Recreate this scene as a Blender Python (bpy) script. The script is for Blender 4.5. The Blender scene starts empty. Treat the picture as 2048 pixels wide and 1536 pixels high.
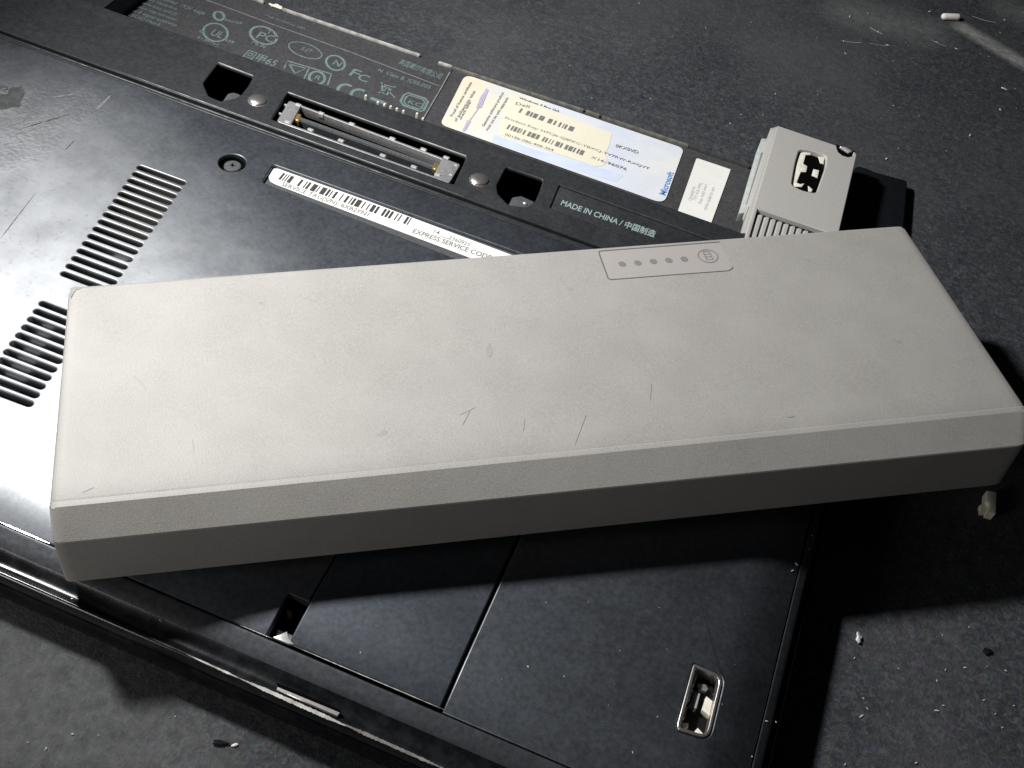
import bpy, bmesh, math, random
from mathutils import Vector, Matrix, noise
from mathutils.geometry import tessellate_polygon
random.seed(7)
S = 0.001                      # everything below is written in millimetres

# ---------------------------------------------------------------- camera
scene = bpy.context.scene
F = 2220.343; CX, CY = 1024, 768
CC = Vector((287.91629, -78.62058, 232.21462))
CR = Matrix(((0.92517606, -0.3548705, 0.13459638),
             (0.3549972, 0.68365989, -0.63764107),
             (0.13426186, 0.63771159, 0.7584838)))
camd = bpy.data.cameras.new('camera'); cam = bpy.data.objects.new('camera', camd)
scene.collection.objects.link(cam); scene.camera = cam
cam.matrix_world = Matrix.Translation(CC * S) @ CR.to_4x4()
camd.sensor_width = 36; camd.lens = 36 * F / 2048; camd.clip_start = 0.005; camd.clip_end = 20

# ---------------------------------------------------------------- light
w = bpy.data.worlds.new('World'); scene.world = w; w.use_nodes = True
w.node_tree.nodes['Background'].inputs[0].default_value = (0.78, 0.86, 1.0, 1)
w.node_tree.nodes['Background'].inputs[1].default_value = 0.012
LAMP = Vector((30, 113, 278))
def lamp(name, kind, loc, target, energy, color, **kw):
    d = bpy.data.lights.new(name, kind); d.energy = energy; d.color = color
    for k, v in kw.items(): setattr(d, k, v)
    o = bpy.data.objects.new(name, d); scene.collection.objects.link(o)
    o.location = Vector(loc) * S
    o.rotation_euler = (Vector(target) - Vector(loc)).to_track_quat('-Z', 'Y').to_euler()
    return o
lamp('work_lamp', 'SPOT', LAMP, (450, 200, 28), 8.3, (1.0, 0.985, 0.965), spot_size=math.radians(130), spot_blend=1.0, shadow_soft_size=0.016)
lamp('front_fill', 'AREA', (40, -230, 150), (190, 10, 35), 0.34, (1.0, 0.95, 0.9), size=0.10)  # added soft fill for the battery's front faces, no visible source
scene.view_settings.view_transform = 'Standard'; scene.view_settings.look = 'None'
scene.view_settings.exposure = 0; scene.view_settings.gamma = 1

# ---------------------------------------------------------------- helpers
def U(px, py, z):
    """the point at height z (mm) that the photograph shows at a pixel"""
    d = CR @ Vector(((px - CX) / F, -(py - CY) / F, -1.0))
    return CC + d * ((z - CC.z) / d.z)
def UL(pts, z): return [U(x, y, z) for x, y in pts]
def ZP(ox, oy, sc, pts): return [(ox + x / sc, oy + y / sc) for x, y in pts]
COL = scene.collection
def tag(o, **kw):
    for k, v in kw.items():
        if v: o[k] = v
    return o
def thing(name, loc, label, cat, group=None):
    o = bpy.data.objects.new(name, None); COL.objects.link(o); o.location = Vector(loc) * S
    o.empty_display_size = 0.01
    return tag(o, label=label, category=cat, group=group)
def origin(o):
    v = Vector((0, 0, 0))
    while o is not None: v += o.location; o = o.parent
    return v
def link(name, me, mat, parent=None, base=None):
    o = bpy.data.objects.new(name, me); COL.objects.link(o)
    if parent is not None: o.parent = parent
    if base is not None: o.location = Vector(base) * S - (origin(parent) if parent else Vector())
    if mat and not me.materials: me.materials.append(mat)
    return o
def from_bm(name, bm, mat, parent=None, base=None, smooth=True, angle=40):
    """bm is in world millimetres"""
    b = Vector(base) * S if base is not None else (origin(parent) if parent else Vector((0, 0, 0)))
    for v in bm.verts: v.co = v.co * S - b
    me = bpy.data.meshes.new(name); bm.to_mesh(me); bm.free()
    if smooth:
        for p in me.polygons: p.use_smooth = True
        me.set_sharp_from_angle(angle=math.radians(angle))
    return link(name, me, mat, parent, base)
def area2(l): return sum(l[i - 1].x * l[i].y - l[i].x * l[i - 1].y for i in range(len(l)))
def offset(l, d):
    """move every corner of a closed loop to its left by d (counterclockwise loop: inwards)"""
    out = []; n = len(l)
    for i in range(n):
        a, b, c = l[i - 1], l[i], l[(i + 1) % n]
        u = (b - a); v = (c - b); u.z = v.z = 0; u.normalize(); v.normalize()
        n1 = Vector((-u.y, u.x, 0)); n2 = Vector((-v.y, v.x, 0)); m = n1 + n2
        k = m.length_squared
        out.append(b + (m * (2 * d / k) if k > .35 else n1 * d))
    return out
def rnd(pts, r, seg=5):
    """round the corners of a polygon (r a number or a list)"""
    out = []; n = len(pts)
    for i in range(n):
        rr = r[i] if isinstance(r, (list, tuple)) else r
        a, b, c = pts[i - 1], pts[i], pts[(i + 1) % n]
        if rr <= 0: out.append(b.copy()); continue
        u = (a - b); v = (c - b); t = min(rr, u.length * .49, v.length * .49)
        p, q = b + u.normalized() * t, b + v.normalized() * t
        for k in range(seg + 1):
            s = k / seg; out.append(p * (1 - s) ** 2 + b * 2 * s * (1 - s) + q * s * s)
    return out
def clean(l):
    out = []
    for p in l:
        if not out or (p - out[-1]).length > 1e-3: out.append(p)
    if (out[0] - out[-1]).length < 1e-3: out.pop()
    return out
def plate_bm(outer, holes=(), z=28, th=2, bev=.3, seg=3, bottom=False, bm=None, hth=None):
    bm = bm or bmesh.new()
    loops = []
    for k, l in enumerate([outer] + list(holes)):
        l = clean([Vector((p.x, p.y, 0)) for p in l]); a = area2(l)
        if (a < 0) == (k == 0): l.reverse()          # outer counterclockwise, holes clockwise
        loops.append(l)
    top = []
    for k, l in enumerate(loops):
        t = th if (k == 0 or hth is None) else hth
        rings = []
        if bev > 0:
            for s in range(seg + 1):
                a = s / seg * math.pi / 2
                rings.append([bm.verts.new((p.x, p.y, z - bev * (1 - math.cos(a)))) for p in offset(l, bev * (1 - math.sin(a)))])
        else: rings.append([bm.verts.new((p.x, p.y, z)) for p in l])
        rings.append([bm.verts.new((p.x, p.y, z - t)) for p in l])
        top.append(rings[0]); n = len(l)
        for A, B in zip(rings, rings[1:]):
            for i in range(n):
                j = (i + 1) % n
                try: bm.faces.new((A[j], A[i], B[i], B[j]))
                except ValueError: pass
        for i in range(n):
            e = bm.edges.get((rings[0][i], rings[0][(i + 1) % n]))
            if e: e.smooth = False
        if bottom and k == 0:
            f = bm.faces.new(list(reversed(rings[-1])))
    flat = [v for r in top for v in r]
    tris = tessellate_polygon([[v.co.copy() for v in r] for r in top])
    for t in tris:
        a, b, c = (flat[i] for i in t)
        if (b.co - a.co).cross(c.co - a.co).z < 0: b, c = c, b
        try: bm.faces.new((a, b, c))
        except ValueError: pass
    return bm
def plate(name, outer, z, th, mat, parent, holes=(), bev=.3, seg=3, bottom=False, bend=None, cuts=(), hth=None):
    bm = plate_bm(outer, holes, z, th, bev, seg, bottom, hth=hth)
    sharp = None
    if bend:
        for y in cuts:
            bmesh.ops.bisect_plane(bm, geom=bm.verts[:] + bm.edges[:] + bm.faces[:], plane_co=(0, y, 0), plane_no=(0, 1, 0))
        for x in (317, 320, 323, 326):
            bmesh.ops.bisect_plane(bm, geom=bm.verts[:] + bm.edges[:] + bm.faces[:], plane_co=(x, 0, 0), plane_no=(1, 0, 0))
        for v in bm.verts: v.co.z += bend(v.co)
    b = origin(parent) if parent else Vector((0, 0, 0))
    for v in bm.verts: v.co = v.co * S - b
    me = bpy.data.meshes.new(name); bm.to_mesh(me); bm.free()
    keep = [e.index for e in me.edges if e.use_edge_sharp]
    for p in me.polygons: p.use_smooth = True
    me.set_sharp_from_angle(angle=math.radians(42))
    for i in keep: me.edges[i].use_edge_sharp = True
    return link(name, me, mat, parent)
def box_bm(bm, a, b, c, d, z0, z1):
    """prism on the quad a b c d"""
    q = [Vector((p.x, p.y, 0)) for p in (a, b, c, d)]
    if area2(q) < 0: q.reverse()
    lo = [bm.verts.new((p.x, p.y, z0)) for p in q]; hi = [bm.verts.new((p.x, p.y, z1)) for p in q]
    bm.faces.new(hi); bm.faces.new(list(reversed(lo)))
    for i in range(4):
        j = (i + 1) % 4; bm.faces.new((lo[i], lo[j], hi[j], hi[i]))
def flat_bm(bm, polys, z):
    for l in polys:
        l = clean([Vector((p.x, p.y, z)) for p in l])
        if area2(l) < 0: l.reverse()
        bm.faces.new([bm.verts.new(p) for p in l])
def ribbon(bm, pts, wd, z, closed=False):
    n = len(pts); pts = [Vector((p.x, p.y, z)) for p in pts]
    rng = range(n) if closed else range(n)
    L, R = [], []
    for i in rng:
        a = pts[i - 1] if (i > 0 or closed) else pts[i]; c = pts[(i + 1) % n] if (i < n - 1 or closed) else pts[i]
        t = (c - a).normalized(); nn = Vector((-t.y, t.x, 0)) * wd / 2
        L.append(bm.verts.new(pts[i] + nn)); R.append(bm.verts.new(pts[i] - nn))
    for i in range(n if closed else n - 1):
        j = (i + 1) % n; bm.faces.new((R[i], R[j], L[j], L[i]))
def ellipse(cx, cy, ax, bx, n=28, z=14):
    """pixel ellipse: centre, axis vectors"""
    return [U(cx + ax[0] * math.cos(t) + bx[0] * math.sin(t), cy + ax[1] * math.cos(t) + bx[1] * math.sin(t), z) for t in [2 * math.pi * k / n for k in range(n)]]
def text_bm(bm, body, p0, p1, h, z, skew=None, bold=.006):
    """flat lettering: baseline from p0 to p1, capital height h (mm)"""
    cu = bpy.data.curves.new('t', 'FONT'); cu.body = body; cu.size = 1; cu.offset = bold; cu.resolution_u = 3
    ob = bpy.data.objects.new('t', cu); me = bpy.data.meshes.new_from_object(ob)
    xs = [v.co.x for v in me.vertices]
    if not xs: bpy.data.objects.remove(ob); return
    x0, x1 = min(xs), max(xs)
    d = (p1 - p0); d.z = 0; L = d.length; d.normalize(); up = skew.normalized() if skew else Vector((-d.y, d.x, 0))
    sx = L / (x1 - x0); sy = h / .7
    vs = [bm.verts.new((p0 + d * ((v.co.x - x0) * sx) + up * (v.co.y * sy)).to_2d().to_3d() + Vector((0, 0, z))) for v in me.vertices]
    for p in me.polygons:
        try: bm.faces.new([vs[i] for i in p.vertices])
        except ValueError: pass
    bpy.data.objects.remove(ob); bpy.data.curves.remove(cu); bpy.data.meshes.remove(me)
def flat(name, bm, mat, parent):
    return from_bm(name, bm, mat, parent, smooth=False)

# ---------------------------------------------------------------- materials
class NT:
    def __init__(s, name):
        s.m = bpy.data.materials.new(name); s.m.use_nodes = True; s.t = s.m.node_tree
        s.b = s.t.nodes['Principled BSDF']; s.tc = s.t.nodes.new('ShaderNodeTexCoord')
        mp = s.n('ShaderNodeMapping'); mp.inputs['Scale'].default_value = (1000, 1000, 1000)
        s.t.links.new(s.tc.outputs['Object'], mp.inputs[0]); s.co = mp.outputs[0]     # millimetres
    def n(s, k): return s.t.nodes.new(k)
    def l(s, a, b): s.t.links.new(a, b)
    def noise(s, scale, detail=3, rough=.5, stretch=None, color=False, dist=0):
        x = s.n('ShaderNodeTexNoise'); x.inputs['Scale'].default_value = scale; x.inputs['Detail'].default_value = detail
        x.inputs['Roughness'].default_value = rough; x.inputs['Distortion'].default_value = dist
        co = s.co
        if stretch:
            mp = s.n('ShaderNodeMapping'); mp.inputs['Scale'].default_value = stretch[:3]
            if len(stretch) > 3: mp.inputs['Rotation'].default_value = (0, 0, stretch[3])
            s.l(co, mp.inputs[0]); co = mp.outputs[0]
        s.l(co, x.inputs['Vector']); return x.outputs['Color' if color else 'Fac']
    def ramp(s, fac, stops):
        r = s.n('ShaderNodeValToRGB'); e = r.color_ramp.elements
        e[0].position, e[0].color = stops[0][0], c4(stops[0][1]); e[1].position, e[1].color = stops[-1][0], c4(stops[-1][1])
        for p, c in stops[1:-1]: q = e.new(p); q.color = c4(c)
        s.l(fac, r.inputs[0]); return r.outputs[0]
    def mix(s, f, a, b, mode='MIX'):
        x = s.n('ShaderNodeMix'); x.data_type = 'RGBA'; x.blend_type = mode
        for v, i in ((f, 0), (a, 6), (b, 7)):
            if hasattr(v, 'links'): s.l(v, x.inputs[i])
            else: x.inputs[i].default_value = v if i == 0 else c4(v)
        return x.outputs[2]
    def math(s, op, a, b=0.0, c=None):
        x = s.n('ShaderNodeMath'); x.operation = op
        for i, v in enumerate((a, b) if c is None else (a, b, c)):
            if hasattr(v, 'links'): s.l(v, x.inputs[i])
            else: x.inputs[i].default_value = v
        return x.outputs[0]
    def bump(s, h, strength, dist=.0002, prev=None):
        x = s.n('ShaderNodeBump'); x.inputs['Strength'].default_value = strength; x.inputs['Distance'].default_value = dist
        s.l(h, x.inputs['Height'])
        if prev: s.l(prev, x.inputs['Normal'])
        return x.outputs[0]
    def set(s, **kw):
        for k, v in kw.items():
            i = s.b.inputs[{'color': 'Base Color', 'rough': 'Roughness', 'metal': 'Metallic', 'spec': 'Specular IOR Level', 'normal': 'Normal', 'coat': 'Coat Weight', 'coatr': 'Coat Roughness'}[k]]
            if hasattr(v, 'links'): s.l(v, i)
            else: i.default_value = c4(v) if k == 'color' else v
        return s
def c4(c): return (c, c, c, 1) if isinstance(c, (int, float)) else tuple(c) + ((1,) if len(c) == 3 else ())
def simple(name, col, rough=.5, metal=0, var=.15, scale=.6, spec=.5, bump=.1):
    t = NT(name); n = t.noise(scale, 4)
    c = c4(col)[:3]
    t.set(color=t.ramp(n, [(.25, tuple(x * (1 - var) for x in c)), (.75, tuple(min(1, x * (1 + var)) for x in c))]), rough=rough, metal=metal, spec=spec)
    if bump: t.set(normal=t.bump(t.noise(scale * 4, 2), bump, .0001))
    return t.m
def object_mask(t, pts, soft):
    """soft mask round a polyline given in millimetres (object space)"""
    best = None
    for (a, b, r) in pts:
        # distance to a segment, by projecting the position on it
        sub = t.n('ShaderNodeVectorMath'); sub.operation = 'SUBTRACT'; t.l(t.co, sub.inputs[0]); sub.inputs[1].default_value = (a[0], a[1], 0)
        d = Vector((b[0] - a[0], b[1] - a[1], 0)); L = max(d.length, .01); u = d / L
        dot = t.n('ShaderNodeVectorMath'); dot.operation = 'DOT_PRODUCT'; t.l(sub.outputs[0], dot.inputs[0]); dot.inputs[1].default_value = u
        cl = t.n('ShaderNodeClamp'); t.l(dot.outputs['Value'], cl.inputs[0]); cl.inputs[1].default_value = 0; cl.inputs[2].default_value = L
        sc = t.n('ShaderNodeVectorMath'); sc.operation = 'SCALE'; sc.inputs[0].default_value = u; t.l(cl.outputs[0], sc.inputs['Scale'])
        df = t.n('ShaderNodeVectorMath'); df.operation = 'SUBTRACT'; t.l(sub.outputs[0], df.inputs[0]); t.l(sc.outputs[0], df.inputs[1])
        mz = t.n('ShaderNodeVectorMath'); mz.operation = 'MULTIPLY'; t.l(df.outputs[0], mz.inputs[0]); mz.inputs[1].default_value = (1, 1, 0)
        ln = t.n('ShaderNodeVectorMath'); ln.operation = 'LENGTH'; t.l(mz.outputs[0], ln.inputs[0])
        mr = t.n('ShaderNodeMapRange'); mr.inputs['From Min'].default_value = r; mr.inputs['From Max'].default_value = r + soft
        mr.inputs['To Min'].default_value = 1; mr.inputs['To Max'].default_value = 0; t.l(ln.outputs['Value'], mr.inputs['Value'])
        best = mr.outputs[0] if best is None else t.math('MAXIMUM', best, mr.outputs[0])
    return best

def black_shell(name, base=(.010, .0115, .014), rough=.40, worn=None, metal=.0, coat=.0, coatr=.3, f0=None):
    t = NT(name)
    if f0: base = f0
    fine = t.noise(1.6, 4, .6); big = t.noise(.035, 4, .55); mid = t.noise(.22, 5, .65)
    col = t.ramp(t.noise(.9, 3, .6, color=False), [(.3, tuple(x * .75 for x in base)), (.7, tuple(x * 1.35 for x in base))])
    tint = t.mix(.16, col, t.noise(.8, 2, .5, color=True), 'MULTIPLY'); tint = t.mix(.5, tint, col)
    dust = t.ramp(mid, [(.46, 0), (.78, 1)])
    dustf = t.math('MULTIPLY', dust, .045)
    c = t.mix(dustf, tint, (.30, .33, .35))
    r = t.math('MULTIPLY_ADD', mid, .14, rough - .07); r = t.math('MULTIPLY_ADD', fine, .12, t.math('ADD', r, -.06))
    r = t.math('MULTIPLY_ADD', big, .30, t.math('ADD', r, -.15))
    b1 = t.bump(t.noise(3.2, 3, .6), .22, .00006)
    if worn:
        m = object_mask(t, worn, 10)
        blot = t.ramp(t.noise(.28, 5, .65), [(.44, 0), (.62, 1)])
        m2 = t.math('MULTIPLY', m, blot)
        c = t.mix(t.math('MULTIPLY', m2, .35), c, (.20, .205, .205))
        r = t.math('ADD', r, t.math('MULTIPLY', m, .12))
        b1 = t.bump(t.math('MULTIPLY', m, t.noise(.8, 3, .6)), .8, .0004, b1)
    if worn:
        glare = object_mask(t, [(rel(-120, 400), rel(70, 660), 20)], 52)  # pale zone paints lamp glare into the left of the cover
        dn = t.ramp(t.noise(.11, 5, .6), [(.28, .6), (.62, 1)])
        c = t.mix(t.math('MULTIPLY', t.math('MULTIPLY', glare, dn), .78), c, (.42, .435, .455))
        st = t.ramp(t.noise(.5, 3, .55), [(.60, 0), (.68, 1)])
        c = t.mix(t.math('MULTIPLY', t.math('MULTIPLY', st, glare), .25), c, (.06, .06, .062))
    t.set(color=c, rough=r, normal=b1, spec=.5, metal=metal, coat=coat, coatr=coatr)
    return t.m
# ---- positions of worn patches are millimetres relative to the laptop's origin (set below)
LAP = Vector((200, 90, 12))
def rel(px, py, z=28): v = U(px, py, z) - LAP; return (v.x, v.y)
M = {}
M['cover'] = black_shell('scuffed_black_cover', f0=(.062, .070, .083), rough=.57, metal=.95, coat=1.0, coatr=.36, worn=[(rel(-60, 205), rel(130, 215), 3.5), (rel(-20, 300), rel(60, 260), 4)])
M['panel'] = black_shell('painted_panel', f0=(.040, .048, .061), rough=.54, metal=.92, coat=.7, coatr=.40)
M['shell'] = black_shell('black_plastic', f0=(.034, .037, .042), rough=.58, metal=.5, coat=.25, coatr=.3)
M['lid'] = black_shell('black_painted_lid', f0=(.05, .054, .062), rough=.56, metal=.85, coat=.5, coatr=.34)
M['rim'] = black_shell('glossy_black_rim', base=(.006, .0065, .008), rough=.22)
M['black_slab'] = simple('matt_black', (.0045, .0055, .008), .62, 0, .3, .5, spec=.25)
M['bay'] = black_shell('dusty_bay_plastic', base=(.050, .050, .054), rough=.6)
M['dark'] = simple('dark_interior', (.004, .004, .005), .7, spec=.2)
M['void'] = simple('deep_interior', (.0012, .0012, .0015), .9, spec=.05)
t = NT('silver_paint')
sp = t.noise(2.6, 3, .6); sm = t.noise(.07, 4, .6)
c = t.ramp(sp, [(.25, (.292, .285, .271)), (.5, (.348, .338, .322)), (.75, (.405, .394, .375))])
c = t.mix(t.ramp(sm, [(.35, .0), (.75, .35)]), c, (.47, .46, .44))
spot = t.ramp(t.noise(.22, 2, .4, stretch=(1, 1, 1)), [(.20, 1), (.245, 0)])
c = t.mix(t.math('MULTIPLY', spot, .35), c, (.22, .22, .21))
scr = t.ramp(t.noise(.35, 2, .5, stretch=(3.2, .22, 1, .5)), [(.185, 1), (.20, 0)])
c = t.mix(t.math('MULTIPLY', scr, .45), c, (.25, .245, .24))
t.set(color=c, rough=t.math('MULTIPLY_ADD', sp, .14, .50), metal=.12, spec=.5, normal=t.bump(t.noise(3.0, 3, .7), .5, .00009))
M['silver'] = t.m
M['hinge'] = simple('bead_blasted_silver', (.425, .416, .40), .5, .0, .07, 1.5)
M['gauge'] = simple('gauge_film', (.362, .342, .334), .55, .0, .05, 2.0)
M['grey_ink'] = simple('grey_ink', (.20, .20, .195), .5, 0, .08, 2)
M['line_ink'] = simple('dark_joint', (.13, .125, .12), .6, 0, .1, 2)
M['steel'] = simple('steel', (.55, .54, .52), .3, .9, .15, 1.5)
M['bright'] = simple('tin_plating', (.85, .85, .84), .25, .6, .05, 1.5)
M['conn'] = simple('grey_connector_plastic', (.085, .09, .095), .42, .1, .25, 1.2)
M['gold'] = simple('gold_contact', (.62, .42, .16), .35, .8, .3, 1.0)
M['brown'] = simple('brown_board', (.16, .11, .045), .5, 0, .5, .5)
M['fan'] = simple('grey_fan_plastic', (.19, .19, .20), .5, 0, .2, .8)
M['fan_pale'] = simple('pale_fan_plastic', (.42, .42, .44), .5, 0, .15, .8)
M['frame_grey'] = simple('connector_frame_grey', (.27, .275, .28), .35, .3, .25, 1.2)
M['teal'] = simple('teal_grey_print', (.14, .20, .20), .7, 0, .25, .9, bump=0)
M['pale_line'] = simple('pale_grey_line', (.20, .205, .21), .6, 0, .25, .6, bump=0)
M['worn_glint_edge'] = simple('worn_glint_edge', (.42, .42, .39), .5, 0, .55, .35, bump=.3)  # wear on the bay rim; also colours the painted highlight lines
M['white'] = simple('white_paper', (.80, .80, .77), .45, 0, .03, .3, bump=0)
M['cream'] = simple('cream_plastic', (.80, .77, .66), .45, 0, .12, .5)
M['clear'] = simple('greenish_plastic', (.46, .50, .47), .35, 0, .15, .4)
M['crumb'] = simple('white_crumb', (.82, .80, .75), .6, 0, .1, 1)
M['ink'] = simple('black_ink', (.045, .043, .042), .5, 0, .2, 1, bump=0)
M['soft_ink'] = simple('faded_ink', (.20, .195, .185), .5, 0, .25, .8, bump=0)
M['pale_ink'] = simple('faint_ink', (.50, .48, .45), .5, 0, .2, .8, bump=0)
M['purple'] = simple('purple_print', (.50, .43, .58), .5, 0, .2, .6, bump=0)
M['blue'] = simple('blue_print', (.16, .34, .72), .5, 0, .2, .5, bump=0)

# ---- ground
GZ = 13.5
t = NT('charcoal_felt')
f1 = t.noise(.55, 5, .68, dist=1.1); f2 = t.noise(.3, 4, .6); f3 = t.noise(.018, 4, .5)
c = t.ramp(f1, [(.28, (.016, .018, .023)), (.5, (.043, .047, .054)), (.74, (.100, .106, .114))])
c = t.mix(.45, c, t.mix(1.0, c, t.noise(.9, 2, .5, color=True), 'OVERLAY'))
c = t.mix(t.ramp(f3, [(.42, 0), (.72, .45)]), c, (.10, .103, .105))
dm = object_mask(t, [((U(1925, 55, GZ) - Vector()).to_2d()[:], U(2110, 165, GZ).to_2d()[:], 1.2)], 4.5)
dm2 = object_mask(t, [(U(1700, 25, GZ).to_2d()[:], U(1850, 60, GZ).to_2d()[:], 2)], 14)
dm3 = object_mask(t, [(U(2020, 20, GZ).to_2d()[:], U(2130, 60, GZ).to_2d()[:], 2)], 12)
dr = t.ramp(f2, [(.3, .35), (.65, 1)])
c = t.mix(t.math('MULTIPLY', t.math('MULTIPLY', dm, dr), .75), c, (.40, .41, .39))
c = t.mix(t.math('MULTIPLY', t.math('MULTIPLY', t.math('MAXIMUM', dm2, dm3), dr), .30), c, (.30, .31, .30))
bl = object_mask(t, [(U(-60, 1330, GZ).to_2d()[:], U(260, 1560, GZ).to_2d()[:], 8)], 16)  # pale dusty patch, its colour also makes up for weak lamp light
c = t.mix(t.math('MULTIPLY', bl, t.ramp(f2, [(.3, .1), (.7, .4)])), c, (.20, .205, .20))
fl = t.ramp(t.noise(.75, 2, .5), [(.80, 0), (.84, .7)])
c = t.mix(t.math('MULTIPLY', fl, .5), c, (.5, .5, .48))
t.set(color=c, rough=.85, spec=.25, normal=t.bump(t.noise(1.6, 4, .7), .6, .0005))
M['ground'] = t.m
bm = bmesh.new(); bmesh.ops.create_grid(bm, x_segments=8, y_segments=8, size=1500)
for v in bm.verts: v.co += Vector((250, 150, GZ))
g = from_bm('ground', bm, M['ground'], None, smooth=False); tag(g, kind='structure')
g['label'] = 'dark charcoal felt-like mat with dust under the laptop'

# ================================================================ laptop
lap = thing('laptop', LAP, 'black laptop base lying upside down with its battery bay open', 'laptop')
Z = 28
def P(x, y): return Vector((x, y, 0))
YF = 10.5; XF = 328.6; YG = 150.1; YL2 = 147.2; YB = 176.5; XL = -30; YBACK = 227.3; ZB = 14

# --- main cover (vents, service tag tray, screw well, notch, drain window)
def bend(co):
    y = co.y
    rt = -2.6 * max(0, min(1.1, (co.x - 317) / 11.6)) ** 2
    if y > 27: return rt
    k = (27 - y) / 16.5
    return min(rt, -2.1 * min(k, 1.15) ** 2.6)
cuts = [27, 25, 23, 21, 19, 17, 15, 13]
def slot(a, b, w2=.8):
    d = (b - a).normalized(); n = Vector((-d.y, d.x, 0)); a = a + d * w2; b = b - d * w2; out = []
    for k in range(7):
        t_ = math.pi / 2 + math.pi * k / 6; out.append(a + (d * math.cos(t_) + n * math.sin(t_)) * w2)
    for k in range(7):
        t_ = -math.pi / 2 + math.pi * k / 6; out.append(b + (d * math.cos(t_) + n * math.sin(t_)) * w2)
    return out
holes = []
a1, b1 = U(275.5, 333, Z), U(370, 367.5, Z); a16, b16 = U(123, 545, Z), U(123, 545, Z) + (b1 - a1)
b16 = U(232, 566, Z) + (a16 - a1) / 15
for k in range(16):
    s = k / 15
    if k == 15: continue_b = b16
    holes.append(slot(a1.lerp(a16, s), b1.lerp(b16, s)))
c1 = U(80, 604.5, Z); c7 = U(9.4, 701, Z); d7 = U(112, 741, Z); d10 = U(77, 792, Z)
st = (c7 - c1) / 6
for k in range(11):
    holes.append(slot(c1 + st * k, d7 + st * (k - 6) if k < 7 else d7 + (d10 - d7) / 3 * (k - 6)))
def px_poly(pts, z, r=0, seg=5): return rnd(UL(pts, z), r, seg)
screw_c = U(464.5, 325.5, Z)
def circ(c, r, n=24): return [c + Vector((math.cos(2 * math.pi * k / n), math.sin(2 * math.pi * k / n), 0)) * r for k in range(n)]
holes.append(circ(screw_c, 3.7))
tray = UL([(546.5, 329), (524.8, 364)], Z)
tr0, tr1 = U(1033, 503.7, Z), U(910, 516, Z)
dtop = (tr0 - tray[0]).normalized(); dbot = (tr1 - tray[1]).normalized()
tray_poly = [tray[0], tray[1], tray[1] + dbot * 105, tray[0] + dtop * 100]
holes.append(rnd(tray_poly, .6, 3))
pc = UL([(1386, 1325), (1349, 1460), (1419, 1482), (1450, 1352)], Z)
win = rnd([pc[0], pc[1], pc[2], pc[3]], [.8, 1.6, 2.4, 2.4], 4)
holes.append(win)
nx0 = U(532, 1263, Z).x; nx1 = U(575, 1280, Z).x
ex1 = 268.6
outer = [P(XL, YL2), P(XF + 0.0, YL2), P(XF, YF), P(ex1 + .35, YF), P(ex1 + .35, 66), P(nx1 - .12, 66), P(nx1 - .12, U(590, 1190, Z).y), P(nx0, U(590, 1190, Z).y), P(nx0, YF), P(XL, YF)]
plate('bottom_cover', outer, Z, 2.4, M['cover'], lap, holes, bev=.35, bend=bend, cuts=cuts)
# --- access panel right of the notch
e = [P(nx1, 65.6), P(nx1, YF + .5), P(ex1 - .25, YF + .5), P(ex1 - .25, 65.6)]
plate('access_panel', rnd(e, [0, 1.6, .4, 0], 4), Z, 2.2, M['panel'], lap, bev=.35, bend=bend, cuts=cuts)
# --- ledge strip, bezel with the latch holes
plate('ledge_strip', [P(XL, YG - .75), P(XF, YG - .75), P(XF, YL2 + .12), P(XL, YL2 + .12)], Z - .15, 2, M['shell'], lap, bev=.35)
h1 = px_poly([(436, 126.5), (506.5, 153), (496, 172), (482.5, 189), (470, 196), (442, 202.5), (417, 192), (406, 166)], Z, .8, 3)
h2 = px_poly([(1012.4, 334), (1086.5, 359), (1080, 380), (1070.8, 402), (1053, 414), (1017.5, 409.5), (996, 388), (993.3, 371)], Z, .8, 3)
conn = px_poly([(575.5, 185), (542.5, 238), (908, 369), (933, 314)], Z, .7, 3)
mic = [U(1119, 370, Z), U(1100, 416, Z)]
md0 = (U(1412, 476, Z) - U(1119, 370, Z)).normalized(); md1 = (U(1289, 489, Z) - U(1100, 418, Z)).normalized()
made = rnd([mic[0], mic[1], mic[1] + md1 * 55, mic[0] + md0 * 55], .5, 3)
bz = [P(XL, YG + .35), P(XF, YG + .35), P(XF, YB), P(XL, YB)]
plate('battery_bay_bezel', bz, Z, 14, M['shell'], lap, [h1, h2, conn, made], bev=.35, hth=.9)
bm = plate_bm(offset(list(reversed(made)) if area2(made) < 0 else made, .25), z=Z - .28, th=1, bev=.12, seg=2)
from_bm('country_plate', bm, M['shell'], lap)
bm = bmesh.new()
text_bm(bm, 'MADE IN CHINA / 中国制造', U(1121, 408, Z), U(1309, 473, Z), 2.3, Z - .22, bold=.022)
M['bright_teal'] = simple('pale_teal_print', (.26, .34, .34), .6, 0, .12, .9, bump=0)
flat('printed_text', bm, M['bright_teal'], lap)
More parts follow.
